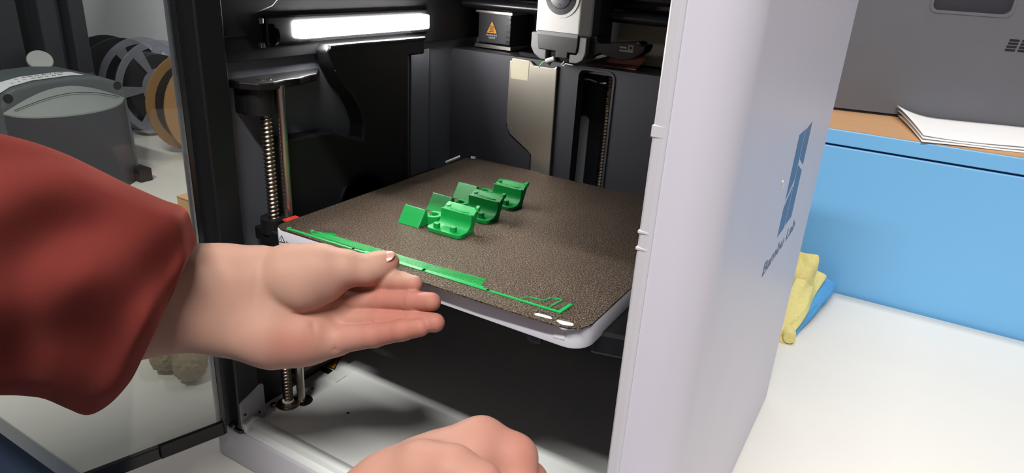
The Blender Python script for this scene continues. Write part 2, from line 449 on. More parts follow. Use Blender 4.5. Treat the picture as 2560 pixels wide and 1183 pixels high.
# z axis, left
arm = prism('axis_mount', [(16, 32), (34, 32), (47, 38), (50, 50), (47, 62), (48, 76), (42, 92), (41, 100), (16, 128), (14, 100), (14, 60)], 'z', 316, 322, 'black_plastic', pr, 1.2, 2)
lathe('mount_boss', [(1, 0), (12.5, 0), (12.5, 21), (1, 21)], (33, 49, 297), (0, 0, 1), 'black_plastic', arm, 32)
box('mount_block', 14, 34, 36, 61, 297, 318, 'black_plastic', arm, 1.5)
lathe('mount_nut', [(0.5, 0), (5, 0.2), (5, 1.2), (0.5, 1.6)], (38, 51, 321.6), (0, 0, 1), 'steel', arm, 20)
lead_screw('lead_screw', 39.5, 49, 37, 318, pr)
tube('guide_rod', [(45.5, 58.5, 30), (45.5, 58.5, 318)], 3.6, 'steel', pr, 20)
fl = lathe('screw_flange', [(0.5, 0), (10.5, 0.05), (10.5, 1.4), (8.3, 1.6), (8.0, 2.8), (6.2, 3.0), (5.6, 4.2), (0.5, 4.4)], (39.5, 49, 37), (0, 0, 1), 'screw_steel', pr, 32)
prism('flange_seat', circ(39.5, 49, 12.5, 32), 'z', 36.5, 37.8, 'tray_grey', fl, 0.3, 1)
for (sx, sy) in ((31.5, 39.5), (47.5, 58.0)):
    lathe('flange_screw', [(0.3, 0), (2.9, 0.05), (2.9, 1.6), (2.0, 2.6), (0.3, 2.8)], (sx, sy, 38), (0, 0, 1), 'screw_steel', fl, 16)
lathe('grease_ring', [(0.5, 0), (5.0, 0), (4.9, 1.6), (0.5, 3.2)], (39.8, 48.6, 41.0), (0, 0, 1), 'residue', fl, 18)
lathe('rod_collar', [(4, 0), (8.5, 0), (8.5, 0.8), (4, 0.8)], (45.5, 60, 37), (0, 0, 1), 'black_plastic', pr, 24)
box('bed_arm', 26, 78, 40, 62, 196, 207, 'black_plastic', pr, 1.5)
lathe('screw_nut', [(4.2, 0), (10.5, 0), (10.5, 12), (4.2, 12)], (39.5, 49, 203), (0, 0, 1), 'black_plastic', pr, 24)
# floor details
cb = prism('corner_bracket', [(2, 37), (2, 63), (4, 65), (23, 71), (27, 69.5), (27, 37)], 'x', 33.5, 37, 'bracket_grey', pr, 0.8, 2)
for (yy, zz) in ((6, 51), (20, 45)):
    lathe('screw_hole', [(0.2, 0), (1.3, 0), (1.3, .25), (.2, .25)], (37, yy, zz), (1, 0, 0), 'vent_black', cb, 14)
prism('sill_end', [(2.5, 34), (2.5, 44), (12, 46), (16, 44), (22, 38), (22, 34)], 'x', 36, 41, 'tray_grey', pr, 0.5, 1)
lathe('hinge_bolt', [(.3, 0), (3.2, 0), (3.2, 2), (2.2, 3.4), (.3, 3.6)], (29, 0, 41), (0.2, -0.7, 0.7), 'gloss_black', pr, 18)
prism('hinge_recess', rrect(26, 38, -0.6, 8, 3, 4), 'z', 35, 37.8, 'gloss_black', pr)
rp = [un(a, b, 'z', 37) for a, b in ((808, 949), (839, 959), (867, 941), (835, 928))]
prism('raised_pad', [(q[0], q[1]) for q in rp], 'z', 36.8, 38.6, 'tray_grey', pr, 0.6, 2)
lb = [un(a, b, 'z', 37.2) for a, b in ((781.5, 917), (798, 910.5), (832, 927), (820, 936))]
lbl = flat_poly('warning_label', lb, (0, 0, 1), 0.25, 'label_black', pr)
lt = [un(a, b, 'z', 37.2) for a, b in ((798, 909), (850, 897), (837, 925))]
flat_poly('warning_border', lt, (0, 0, 1), 0.25, 'label_black', lbl)
cen = sum(lt) / 3
flat_poly('warning_triangle', [cen + (q - cen) * .82 + np.array([0, 0, .25]) for q in lt], (0, 0, 1), 0.12, 'orange_label', lbl)
for k in (-1, 0, 1):
    bx_ = cen + np.array([.45, .35, 0]) * k * 3.2 + np.array([0, 0, .5])
    tube('heat_wave', [bx_ + np.array([-.6, .8, 0]) * (t - 2) * 1.1 + np.array([.5, .4, 0]) * .6 * math.sin(t * 2.1) for t in range(5)], .35, 'label_black', lbl, 6)
for (a, b) in ((781, 972), (870, 1033)):
    q = un(a, b, 'z', 37); lathe('floor_pit', [(.2, 0), (1.4, 0), (1.4, .2), (.2, .2)], (q[0], q[1], 37), (0, 0, 1), 'slate_dark', pr, 12)
# small light slivers standing in the dark part of the floor
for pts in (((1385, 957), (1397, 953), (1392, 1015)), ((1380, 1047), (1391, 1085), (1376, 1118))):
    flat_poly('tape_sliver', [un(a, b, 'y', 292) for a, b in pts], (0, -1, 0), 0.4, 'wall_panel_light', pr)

# back wall with purge chute and rear screw recess
bw = [(22, 37), (366, 37), (366, 325), (160, 325), (152, 319), (124, 319), (118, 325), (22, 325)]
slot = rrect(171, 207, 96, 325 - 2, (8, 8, 7, 7), 5)
bwm = prism_mesh([rrect(22, 366, 37, 325, (0.5, 0.5, 2, 2), 2), rrect(171, 207, 96, 322, (8, 8, 6, 6), 5)], 'y', 308, 322, 'back_wall')
plabel(obj('back_wall', bevel(bwm, 1.6, 3, 0.9), 'wall_panel', pr), 'dark grey back wall')
prism('back_ledge', rrect(22, 366, 315, 381, 1, 1), 'z', 318, 324.5, 'wall_panel', pr)
rim_o = rrect(169.4, 208.6, 94.4, 323.6, (9, 9, 8, 8), 5); rim_i = rrect(171.4, 206.6, 96, 321.6, (8, 8, 6, 6), 5)
prism('recess_rim', [rim_o, rim_i], 'y', 306.8, 309, 'wall_panel', pr)
box('recess_back', 140, 230, 352, 355, 60, 318, 'wall_panel', pr)
box('recess_side', 207, 210, 322, 352, 60, 318, 'black_plastic', pr)
prism('recess_slit', rrect(156, 167, 90, 269, (1, 1, 5, 5), 5), 'y', 350.6, 352.2, 'label_white', pr)
lead_screw('lead_screw', 191, 340, 60, 318, pr)
for k, pts in enumerate((((1455, 175), (1480, 190), (1500, 215), (1520, 225)), ((1452, 197), (1475, 199), (1500, 208), (1516, 208)), ((1472, 165), (1482, 185), (1494, 205), (1512, 228)))):
    tube('cable', [un(a, b, 'y', 333 - 3 * k) for a, b in pts], 0.8, ('gloss_black', 'residue', 'gloss_black')[k], pr, 8)
chute = [(99, 321), (99, 324), (119, 323.5), (124, 319.5), (146, 319.5), (149, 322), (150, 216), (150, 90), (127, 90), (127, 230), (122, 234), (101, 247), (97, 253), (95.5, 262), (95.5, 321)]
ch = plabel(prism('purge_chute', [chute], 'y', 304.5, 308, 'chute_steel', pr, 0.8, 2), 'brushed steel purge chute')
plabel(flat_poly('label_patch', [(98.6, 304.4, 323.4), (118.4, 304.4, 323.0), (118, 304.4, 304), (98.4, 304.4, 304)], (0, -1, 0), 0.25, 'cream_label', ch), 'cream blank label')
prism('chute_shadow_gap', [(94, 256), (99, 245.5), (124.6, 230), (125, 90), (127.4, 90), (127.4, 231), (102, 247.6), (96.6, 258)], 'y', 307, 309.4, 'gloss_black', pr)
box('wiper_block', 100, 156, 313, 345, 324, 330, 'gloss_black', pr, 2)
flat_poly('bed_clip', [un(a, b, 'z', 221) for a, b in ((1113, 407), (1150, 391), (1150, 395), (1116, 409))], (0, 0, 1), 1.5, 'label_white', pr)
flat_poly('bed_clip', [un(a, b, 'z', 221) for a, b in ((1177, 394), (1189, 395), (1188, 398), (1177, 397))], (0, 0, 1), 1.5, 'label_white', pr)

# gantry: rods, motor, white rear plate
for zz, yy in ((371, 322), (388, 330)): tube('gantry_rod', [(24, yy, zz), (366, yy, zz)], 5.2, 'carbon', pr, 20)
mo = box('drive_motor', 36, 76, 336, 372, 331, 362, 'frame_dark', pr, 1)
box('motor_plate', 34, 79, 333, 374, 361, 364, 'steel', mo, .4)
box('motor_plate', 34, 79, 333, 374, 326, 330, 'steel', mo, .4)
for k in range(6): box('motor_rib', 71.5, 76.4, 335, 337, 333 + k * 5, 335.6 + k * 5, 'carbon', mo)
hot_triangle(mo, (53.5, 335.6, 341.5), (1, 0, 0), (0, 0, 1), 13, 12, (0, -1, 0))
obj('caution_text', text_mesh('CAUTION HOT', 1.7, (46.5, 335.3, 338.6), (1, 0, 0), (0, 0, 1), .15, 14), 'label_white', mo)
obj('caution_text', text_mesh('SURFACE', 1.7, (50, 335.3, 336), (1, 0, 0), (0, 0, 1), .15, 8), 'label_white', mo)
box('rear_plate', 186, 240, 358, 362, 326, 366, 'cream_label', pr, .5)
flat_poly('reflection_strip', [(170, 322, 325.5), (222, 322, 325.5), (222, 350, 334), (190, 350, 334)], (0, 0, 1), 1.0, 'reflection_brown', pr)  # pink-brown reflection behind the tool head, painted as a thin plate
box('gantry_bar', 24, 366, 345, 376, 376, 400, 'black_plastic', pr, 2)
box('upper_back', 22, 366, 374, 381, 324, 437, 'black_plastic', pr)

# tool head
def th(): pass
hy = 284.0
hb = prism('tool_head', [(136, hy), (178, hy), (186.5, hy + 9), (186.5, hy + 34), (129.5, hy + 34), (129.5, hy + 9)], 'z', 353, 432, 'head_white', pr, 1.4, 3)
plabel(hb, 'light grey tool head cover')
prism('head_side', [(186, hy + 10), (191, hy + 16), (191, hy + 46), (150, hy + 50), (131, hy + 46), (131, hy + 33), (186, hy + 33)], 'z', 337, 432, 'frame_dark', hb, 1)
ring = [(15.8, 0), (15.8, .8), (13.2, -.6), (13.0, -3)]
lathe('fan_bezel', [(18.4, 0), (18.2, 1.2), (15.6, 1.4), (15.2, 0)], (158.5, hy + .2, 386), (0, -1, 0), 'head_white', hb, 48)
lathe('fan_ring', [(.5, 0), (15.4, 0), (15.4, 1.5), (10.6, 1.5), (10.4, .9), (.5, .9)], (158.5, hy + .1, 386), (0, -1, 0), 'gloss_black', hb, 48)
lathe('fan_hub', [(.5, 0), (10.4, 0), (10.2, 2.2), (9.4, 2.6), (.5, 2.6)], (158.5, hy + .1, 386), (0, -1, 0), 'slate_dark', hb, 40)
lathe('fan_dot', [(.3, 0), (1.5, 0), (1.5, .4), (.3, .4)], (157.5, hy - 2.5, 378.5), (0, -1, 0), 'frame_dark', hb, 16)
prism('smoke_cover', [(136.5, 354.5), (178.5, 354.5), (178.5, 345), (177.5, 338.5), (169, 338.5), (169, 333), (157, 333), (157, 338.5), (139, 339), (137.5, 345)], 'y', hy - .6, hy + 8, 'head_smoke', hb, .6, 2)
prism('head_skirt', [(129.6, 353), (136.8, 354), (137.6, 345), (138.8, 339), (146, 338.4), (146, 329.5), (140, 329.5), (133, 334), (129.6, 340)], 'y', hy + 1, hy + 30, 'head_grey', hb, .8, 2)
prism('head_skirt', [(186.4, 353), (179, 353), (179, 345), (177.8, 337), (170.5, 337), (170.5, 329.5), (178, 329.5), (184, 333), (186.4, 339)], 'y', hy + 1, hy + 30, 'head_grey', hb, .8, 2)
box('skirt_band', 136, 178.4, hy - .9, hy + 2, 351.5, 355.5, 'head_grey', hb, .5)
box('hot_end', 147, 169, hy + 6, hy + 24, 328, 338, 'gloss_black', hb, 1)
tube('nozzle_pipe', [(146.5, hy + 2, 328), (154.5, hy + 3, 331.2)], 2.3, 'head_white', hb, 14)
lathe('nozzle', [(.6, 0), (3, 3), (3, 5), (.6, 5)], (147, hy + 8, 323.5), (0, 0, 1), 'steel', hb, 14)
tube('filament_strand', [(146, hy + 2, 328), (143, hy + 2, 326.5), (140.5, hy + 2, 323.5), (139.5, hy + 2, 321)], .55, 'green_line', hb, 8)
tube('wire_loop', [(165, hy + 3, 330), (162, hy + 3, 326.6), (164.5, hy + 3, 325.8), (166.5, hy + 3, 328), (174, hy + 3, 327.6)], .5, 'head_white', hb, 8)
ca = prism('cutter_arm', [(184, 352), (193, 356), (195, 349), (204, 350), (232, 354), (235, 351.5), (240, 351.5), (238, 345), (228, 338), (218, 336), (210, 337.5), (198, 340), (184, 334)], 'y', hy + 8, hy + 28, 'gloss_black', hb, 1.4, 2)
sq0, sq1 = rrect(224, 229, 346, 350.5, .4, 1), rrect(225, 228, 347, 349.5, .3, 1)
prism('arm_mark', [sq0, sq1], 'y', hy + 7.7, hy + 8.2, 'mark_green', hb)
for zz, x0, x1 in ((347.2, 216, 222.5), (344.4, 216, 229)): box('arm_mark', x0, x1, hy + 7.7, hy + 8.2, zz, zz + 1.5, 'mark_green', hb)

# heated bed
bed_o = rrect(65, 322, 27.6, 286, (5, 14, 6, 6), 6)
bed = prism('heat_bed', bed_o, 'z', 203.5, 219, 'bed_white', pr, 1.2, 3)
sharp(bed)
prism('bed_base', rrect(74, 313, 44, 276, 8, 3), 'z', 196, 203.6, 'bed_under', pr)
plabel(box('carriage_light_block', 24, 72, 68, 276, 197, 202, 'black_plastic', pr, 1), 'black bed carriage wing added to block lamp light')  # added to keep lamp light off the floor beneath the bed
prism('bed_base', [(316, 52), (340, 58), (352, 90), (352, 150), (316, 150)], 'z', 190, 206, 'black_plastic', pr, 2)
lathe('level_knob', [(.5, 0), (5, 0), (5.6, 1), (5.6, 6), (5, 7), (.5, 7)], (281, 46, 190), (0, 0, 1), 'bed_under', pr, 6)
plabel(flat_poly('red_tab', [(55, 44, 217.0), (66, 42, 217.0), (66, 55, 217.0), (56, 56, 217.0)], (0, 0, 1), 1.2, 'red_tab', pr), 'small red tab at the bed corner')
# bed front sticker with warning triangle, and blank white label
tp = [un(a, b, 'y', 27.5) for a, b in ((695, 604), (704, 588), (713, 607))]
tb_ = flat_poly('bed_warning', tp, (0, -1, 0), .2, 'label_black', bed)
c_ = sum(tp) / 3
flat_poly('bed_warning', [c_ + (q - c_) * .72 + np.array([0, -.2, 0]) for q in tp], (0, -1, 0), .15, 'bed_white', bed)
tube('bed_warning', [c_ + np.array([0, -.4, -1]), c_ + np.array([0, -.4, 1.4])], .3, 'label_black', bed, 6)
P_ = un(716, 609, 'y', 27.5); obj('bed_text', text_mesh('hot', 2.0, P_, (1, 0, 0), (0, 0, 1), .15, 4.5), 'label_black', bed)
flat_poly('bed_label', [un(a, b, 'y', 27.5) for a, b in ((1386, 818), (1412, 826), (1411, 850), (1384, 843))], (0, -1, 0), .2, 'label_white', bed)

# logo and lettering on the right side
logo = [[(253, 316), (228, 314), (228, 292.5), (253, 283)], [(225, 315), (200.5, 315), (200.5, 268), (225, 278)],
        [(228, 288), (253, 278.5), (253, 241), (228, 241)], [(225, 273), (200.5, 263), (200.5, 240), (225, 240)]]
for q in logo: prism('logo_panel', [q], 'x', 389.9, 390.15, 'logo_blue', pr)
obj('logo_text', text_mesh('Bambu Lab', 10.5, (390.0, 167, 220.5), (0, 1, 0), (0, 0, 1), .15, 120), 'logo_text', pr)
tube('scuff', [(390, 168, 290), (390.05, 171, 288), (390, 173, 284)], .8, 'residue', pr, 6)

# open glass door, hinged at the left front
dd = Vector((-0.29, -0.957, 0)).normalized(); dn = Vector((dd.y, -dd.x, 0)) * -1
H0 = Vector((21, -3, 0))
def slab(name, s0, s1, z0, z1, o0, o1, m, parent, bev=0):
    v = []
    for z in (z0, z1):
        for o_ in (o0, o1):
            for s_ in (s0, s1): v.append(H0 + dd * s_ + dn * o_ + Vector((0, 0, z)))
    me = mesh_from(v, box_data(0, 1, 0, 1, 0, 1)[1], name)
    if bev: bevel(me, bev, 2)
    return obj(name, me, m, parent)
dr = slab('door', 0, 345, 33, 440, -2, 2, 'door_glass', pr); plabel(dr, 'tinted glass door swung open')
slab('door_border', 0, 345, 32, 43, -2.6, 2.6, 'gloss_black', dr, .4)
slab('door_border', 0, 345, 430, 441, -2.6, 2.6, 'gloss_black', dr, .4)
slab('door_border', -1, 3, 32, 441, -2.6, 2.6, 'gloss_black', dr, .4)
slab('door_hinge', 2, 52, 33.5, 47, 2.4, 5.6, 'carbon', dr, 1.0)

# ------------------------------------------------------------------ build plate on the bed
cut1 = [(289.5, 25.2), (299.5, 26.6), (300.6, 28.4), (297, 31.0), (289, 30.2), (287.6, 28)]
cut2 = [(304, 26.2), (308, 24.6), (313.5, 27.0), (313.8, 29), (311.5, 31.8), (302.6, 30.2), (302, 29)]
sheet_o = [(65, 34), (67, 29), (72, 27), (132, 27.6), (137, 21), (142, 20), (252, 20), (268, 20.5), (300, 21.5), (312, 23), (319, 28), (322, 36), (322, 280), (316, 286), (240, 286), (236, 283), (152, 283), (148, 286), (71, 286), (65, 280)]
sheet_me = prism_mesh([sheet_o, cut1, cut2], 'z', 219.2, 220.0, 'build_plate')
sheet = tag(obj('build_plate', sheet_me, 'textured_sheet'), 'dark bronze textured build plate gripped by the hand inside the printer', 'build plate')
def line_strip(name, pts, w, z, h, m, parent):
    v, f = [], []
    for i in range(len(pts) - 1):
        a = Vector((pts[i][0], pts[i][1], 0)); b = Vector((pts[i + 1][0], pts[i + 1][1], 0))
        d = (b - a).normalized(); n = Vector((-d.y, d.x, 0)) * w / 2; a = a - d * w / 2; b = b + d * w / 2
        k = len(v)
        for zz in (z, z + h):
            for q in (a - n, b - n, b + n, a + n): v.append((q.x, q.y, zz))
        f += [(k, k + 3, k + 2, k + 1), (k + 4, k + 5, k + 6, k + 7)] + [(k + i2, k + (i2 + 1) % 4, k + 4 + (i2 + 1) % 4, k + 4 + i2) for i2 in range(4)]
    return obj(name, mesh_from(v, f, name), m, parent)
for pts in ([(225, 118), (229, 170), (225, 202)], [(194, 183), (218, 174), (229, 170)], [(198, 127), (225, 118)], [(200, 150), (218, 174)], [(196, 131), (200, 150), (194, 183)]):
    line_strip('residue_outline', pts, .45, 219.98, .06, 'trace', sheet)

# ------------------------------------------------------------------ green purge strip
pg = thing('purge_line', (190, 34, 220), 'long thin green filament purge strip along the front edge of the plate', 'purge strip')
line_strip('main_line', [(78, 30), (140, 31.5), (200, 33.6), (250, 35.2), (300, 37)], 2.0, 220, .5, 'green_line', pg)
line_strip('wide_line', [(150, 33.0), (200, 34.6), (245, 36.4)], 2.0, 220, .6, 'green_line', pg)
line_strip('end_hook', [(300, 37), (301, 49)], 2.4, 220, .7, 'green_line', pg)
lathe('start_dot', [(.3, 0), (2.0, 0), (1.8, 1.2), (.3, 1.4)], (78, 30, 220), (0, 0, 1), 'green_line', pg, 14)
for k in range(7):
    t = k / 6.0
    line_strip('thin_line', [(97 + 4 * t, 35.2 + t * 6.5 - 2.0), (150, 35 + t * 7.2), (200, 35.6 + t * 8.4), (243 - 3 * t, 38.6 + t * 9)], .6, 220, .35, 'green_line', pg)
line_strip('zigzag_line', [(94, 37), (104, 40), (108, 45), (100, 36), (112, 43)], .8, 220, .5, 'green_line', pg)
lathe('start_blob', [(.3, 0), (1.6, 0), (1.4, 1.2), (.3, 1.4)], (95, 36.5, 220), (0, 0, 1), 'green_line', pg, 12)
line_strip('square_loop', [(272, 38.5), (275, 43), (285.5, 45), (287, 51.5), (294, 52.5), (292, 39)], .9, 220, .4, 'green_line', pg)

# ------------------------------------------------------------------ green printed parts
def bracket(loc, label):
    t = thing('printed_bracket', loc, label, 'printed part', 'green printed brackets on the plate')
    base = prism('base_plate', rrect(-16, 16, 0, 18, (4.5, 4.5, 1, 1), 5), 'z', 0, 3, 'green_pla', t, .4, 2, local=True)
    fil = [(14.5 + 0, 0.2), (8.5, 3.0)] + [(8.5 + 6.5 * math.sin(a), 9.5 - 6.5 * math.cos(a)) for a in [math.radians(k) for k in range(0, 91, 10)]]
    prof = fil + [(15.2, 15), (17.0, 15), (17.4, 13.4), (23.4, 17.2), (25.6, 17.6), (26, 16.6), (19.5, 4), (18.5, .2)]
    w = prism('clip_wall', [prof], 'x', -12.5, 15.8, 'green_pla', t, .35, 1, local=True)
    prism('clip_lip', [(22.6, 15.5), (23.4, 18.4), (26.6, 19.6), (27.2, 18.6), (26, 15.4)], 'x', 13.2, 16.4, 'green_pla', t, .4, 1, local=True)
    lathe('side_eye', [(1.0, 0), (2.0, 0), (2.0, 1.8), (1.0, 1.8)], (-9.8, 22.4, 15.0), (0, -.3, 1), 'green_pla', t, 20, local=True)
    prism('recess_rim', [[(2 + 11 * math.cos(a) * .8, 19.9 + 2.6 * math.sin(a)) for a in [2 * math.pi * k / 20 for k in range(20)]]], 'z', 14.2, 15.2, 'green_pla', t, .2, 1, local=True)
    for px_, py_ in ((-7.5, 3.6), (7.0, 4.8)):
        prism('peg', rrect(px_ - 2.4, px_ + 2.4, py_ - 2.2, py_ + 2.2, 1.4, 4), 'z', 2.5, 7.0, 'green_pla', t, .35, 2, local=True)
    return t
bracket((172, 92, 220), 'green printed bracket with two pegs, nearest the front of the plate')
bracket((171, 131, 220), 'green printed bracket in the middle of the row of three')
bracket((170, 170, 220), 'green printed bracket farthest back, beside the bare plate')
def wedge(loc, label):
    t = thing('printed_wedge', loc, label, 'printed part', 'green printed wedges on the plate')
    v = [(-10, 0, 0), (10, 0, 0), (11, 12.5, 0), (-9.5, 13, 0), (-10.2, 9.5, 12.6), (9.6, 9.5, 12.6), (10.6, 10.8, 11.8), (-10, 11, 12.2)]
    f = [(0, 3, 2, 1), (0, 1, 5, 4), (4, 5, 6, 7), (3, 7, 6, 2), (0, 4, 7, 3), (1, 2, 6, 5)]
    me = mesh_from(v, f, 'wedge_body'); bevel(me, .5, 2, .3)
    obj('wedge_body', me, 'green_pla', t, local=True)
    prism('arch_mark', [[(-4 + 5.6 * math.cos(a), 0 + 5 * math.sin(a)) for a in [math.pi * k / 12 for k in range(13)]] + [(-4 + 5.0 * math.cos(a), 4.4 * math.sin(a)) for a in [math.pi * k / 12 for k in range(12, -1, -1)]]], 'z', 0, .01, 'green_pla', t, local=True).matrix_local = Matrix.Translation(Vector((0.003, 0.0035, 0.0046))) @ Matrix.Rotation(math.radians(53), 4, 'X') @ Matrix.Translation(Vector((0, -.0, .0002)))
    a0, a1 = math.radians(-150), math.radians(140)
    outer = [(11 + 7.4 * math.cos(a0 + (a1 - a0) * k / 22), 18.5 + 7.4 * math.sin(a0 + (a1 - a0) * k / 22)) for k in range(23)]
    inner = [(11 + 3.8 * math.cos(a0 + (a1 - a0) * k / 22), 18.5 + 3.8 * math.sin(a0 + (a1 - a0) * k / 22)) for k in range(22, -1, -1)]
    prism('hook_ring', [outer + inner], 'z', 0, 6.8, 'green_pla', t, .4, 2, local=True)
    prism('hook_neck', [(0, 11), (9, 11), (9, 18), (3, 17)], 'z', 0, 6.6, 'green_pla', t, .3, 1, local=True)
    return t
wedge((140, 91, 220), 'green printed wedge with hook ring, closest to the gripping hand')
wedge((139, 128, 220), 'green printed wedge with hook ring, second of three from the front')
wedge((138, 166, 220), 'green printed wedge with hook ring, rearmost of the three')

# ------------------------------------------------------------------ implicit-surface mesher for hands and soft things
def surface_nets(fn, lo, hi, h):
    n = [int(math.ceil((hi[i] - lo[i]) / h)) + 1 for i in range(3)]
    ax = [lo[i] + h * np.arange(n[i]) for i in range(3)]
    X, Y, Z = np.meshgrid(*ax, indexing='ij')
    D = fn(X, Y, Z).astype(np.float64)
    ins = D < 0
    c = [m_ - 1 for m_ in n]
    cnt = np.zeros(c); acc = np.zeros(c + [3])
    corner = [(i, j, k) for i in (0, 1) for j in (0, 1) for k in (0, 1)]
    sl_ = lambda o_: tuple(slice(o_[q], o_[q] + c[q]) for q in range(3))
    for a in corner:
        for q in range(3):
            if a[q]: continue
            b = list(a); b[q] = 1
            da, db = D[sl_(a)], D[sl_(b)]
            m_ = (da < 0) != (db < 0)
            t = np.where(m_, da / np.where(m_, da - db, 1), 0)
            for r_ in range(3):
                acc[..., r_] += np.where(m_, a[r_] + (t if r_ == q else 0), 0)
            cnt += m_
    act = cnt > 0
    idx = -np.ones(c, int); idx[act] = np.arange(act.sum())
    ii = np.argwhere(act)
    V = (ii + acc[act] / cnt[act][:, None]) * h + np.array(lo)
    F = []
    for q in range(3):
        u_, v_ = (q + 1) % 3, (q + 2) % 3
        s0 = [slice(None)] * 3; s1 = [slice(None)] * 3
        s0[q] = slice(0, -1); s1[q] = slice(1, None)
        ch_ = ins[tuple(s0)] != ins[tuple(s1)]
        e = np.argwhere(ch_)
        e = e[(e[:, u_] > 0) & (e[:, v_] > 0) & (e[:, u_] < c[u_]) & (e[:, v_] < c[v_])]
        fl_ = ins[tuple(s0)][tuple(e.T)]
        qd = []
        for du, dv in ((-1, -1), (0, -1), (0, 0), (-1, 0)):
            w_ = e.copy(); w_[:, u_] += du; w_[:, v_] += dv; qd.append(idx[tuple(w_.T)])
        qd = np.stack(qd, 1); qd[~fl_] = qd[~fl_][:, ::-1]
        F.append(qd)
    return V, np.concatenate(F)
def smin(a, b, k):
    if k <= 0: return np.minimum(a, b)
    hh = np.clip(0.5 + 0.5 * (b - a) / k, 0, 1)
    return b * (1 - hh) + a * hh - k * hh * (1 - hh)
def cone(X, Y, Z, a, b, ra, rb, sz=1.0):
    ax, ay, az = a; bx, by, bz = b
    vx, vy, vz = bx - ax, by - ay, (bz - az) * sz
    L2 = vx * vx + vy * vy + vz * vz + 1e-9
    px, py, pz = X - ax, Y - ay, (Z - az) * sz
    t = np.clip((px * vx + py * vy + pz * vz) / L2, 0, 1)
    return np.sqrt((px - t * vx) ** 2 + (py - t * vy) ** 2 + (pz - t * vz) ** 2) - (ra + (rb - ra) * t)
def seg_dist(X, Y, Z, a, b): return cone(X, Y, Z, a, b, 0, 0)
# figure coordinates: right, up and depth in millimetres along the viewing axes, origin at the camera
def L(px, py, d): return ((px - 1280) / CF * d, -(py - 591.5) / CF * d, d)
def chain(X, Y, Z, js, k=2.5, sz=1.0):
    D = None
    for (a, b) in zip(js[:-1], js[1:]):
        c_ = cone(X, Y, Z, L(*a[:3]), L(*b[:3]), a[3], b[3], sz)
        D = c_ if D is None else smin(D, c_, k)
    return D
def to_world(V):
    V = np.asarray(V); return CP + V[:, :1] * AX_R + V[:, 1:2] * AX_U + V[:, 2:3] * AX_F
def relax(V, F, it=2, lam=0.5):
    e = np.concatenate([F[:, [0, 1]], F[:, [1, 2]], F[:, [2, 3]], F[:, [3, 0]]])
    n = len(V); deg = np.bincount(e[:, 0], minlength=n) + np.bincount(e[:, 1], minlength=n)
    for _ in range(it):
        s = np.zeros_like(V)
        for q in range(3):
            s[:, q] = np.bincount(e[:, 0], V[e[:, 1], q], n) + np.bincount(e[:, 1], V[e[:, 0], q], n)
        V = V + lam * (s / np.maximum(deg, 1)[:, None] - V)
    return V
def figure_mesh(name, fn, lo, hi, h, m, parent, flush=None, it=3):
    V, F = surface_nets(fn, lo, hi, h)
    V = relax(V, F, it)
    W = to_world(V)
    me = bpy.data.meshes.new(name)
    me.from_pydata([tuple(w * S) for w in W], [], [tuple(int(i) for i in f) for f in F])
    bm = bmesh.new(); bm.from_mesh(me); bmesh.ops.recalc_face_normals(bm, faces=bm.faces); bm.to_mesh(me); bm.free()
    if flush is not None:
        at_ = me.attributes.new('flush', 'FLOAT', 'POINT')
        at_.data.foreach_set('value', np.clip(flush(V), 0, 1).astype(np.float32))
    return obj(name, me, m, parent, True)

person = thing('person', un(300, 640, 'z', 230), 'person in maroon sleeves gripping the build plate with one hand, other hand lower', 'person')

# ---- gripping hand: palm to the viewer, thumb on top of the sheet, four fingers below it
FING = {
 'index': [(815, 705, 470, 13), (870, 708, 470, 10.0), (935, 705, 458, 8.0), (1000, 706, 447, 7.0), (1034, 711, 441, 6.0)],
 'middle': [(790, 752, 466, 14), (865, 752, 463, 9.0), (955, 751, 450, 7.1), (1030, 753, 438, 6.7), (1079, 755, 430, 6.0)],
 'ring': [(785, 800, 462, 13), (860, 800, 459, 8.6), (950, 801, 447, 7.2), (1035, 804, 435, 6.8), (1088, 807, 427, 6.1)],
 'pinky': [(770, 850, 452, 14), (850, 849, 449, 9.4), (935, 839, 439, 7.6), (1005, 826, 430, 6.6), (1052, 819, 425, 5.7)],
}
THUMB = [(730, 684, 444, 20), (800, 676, 442, 17.0), (862, 672, 443, 12.0), (916, 676, 446, 9.7), (950, 664, 449, 9.0), (971, 655, 450, 7.2)]
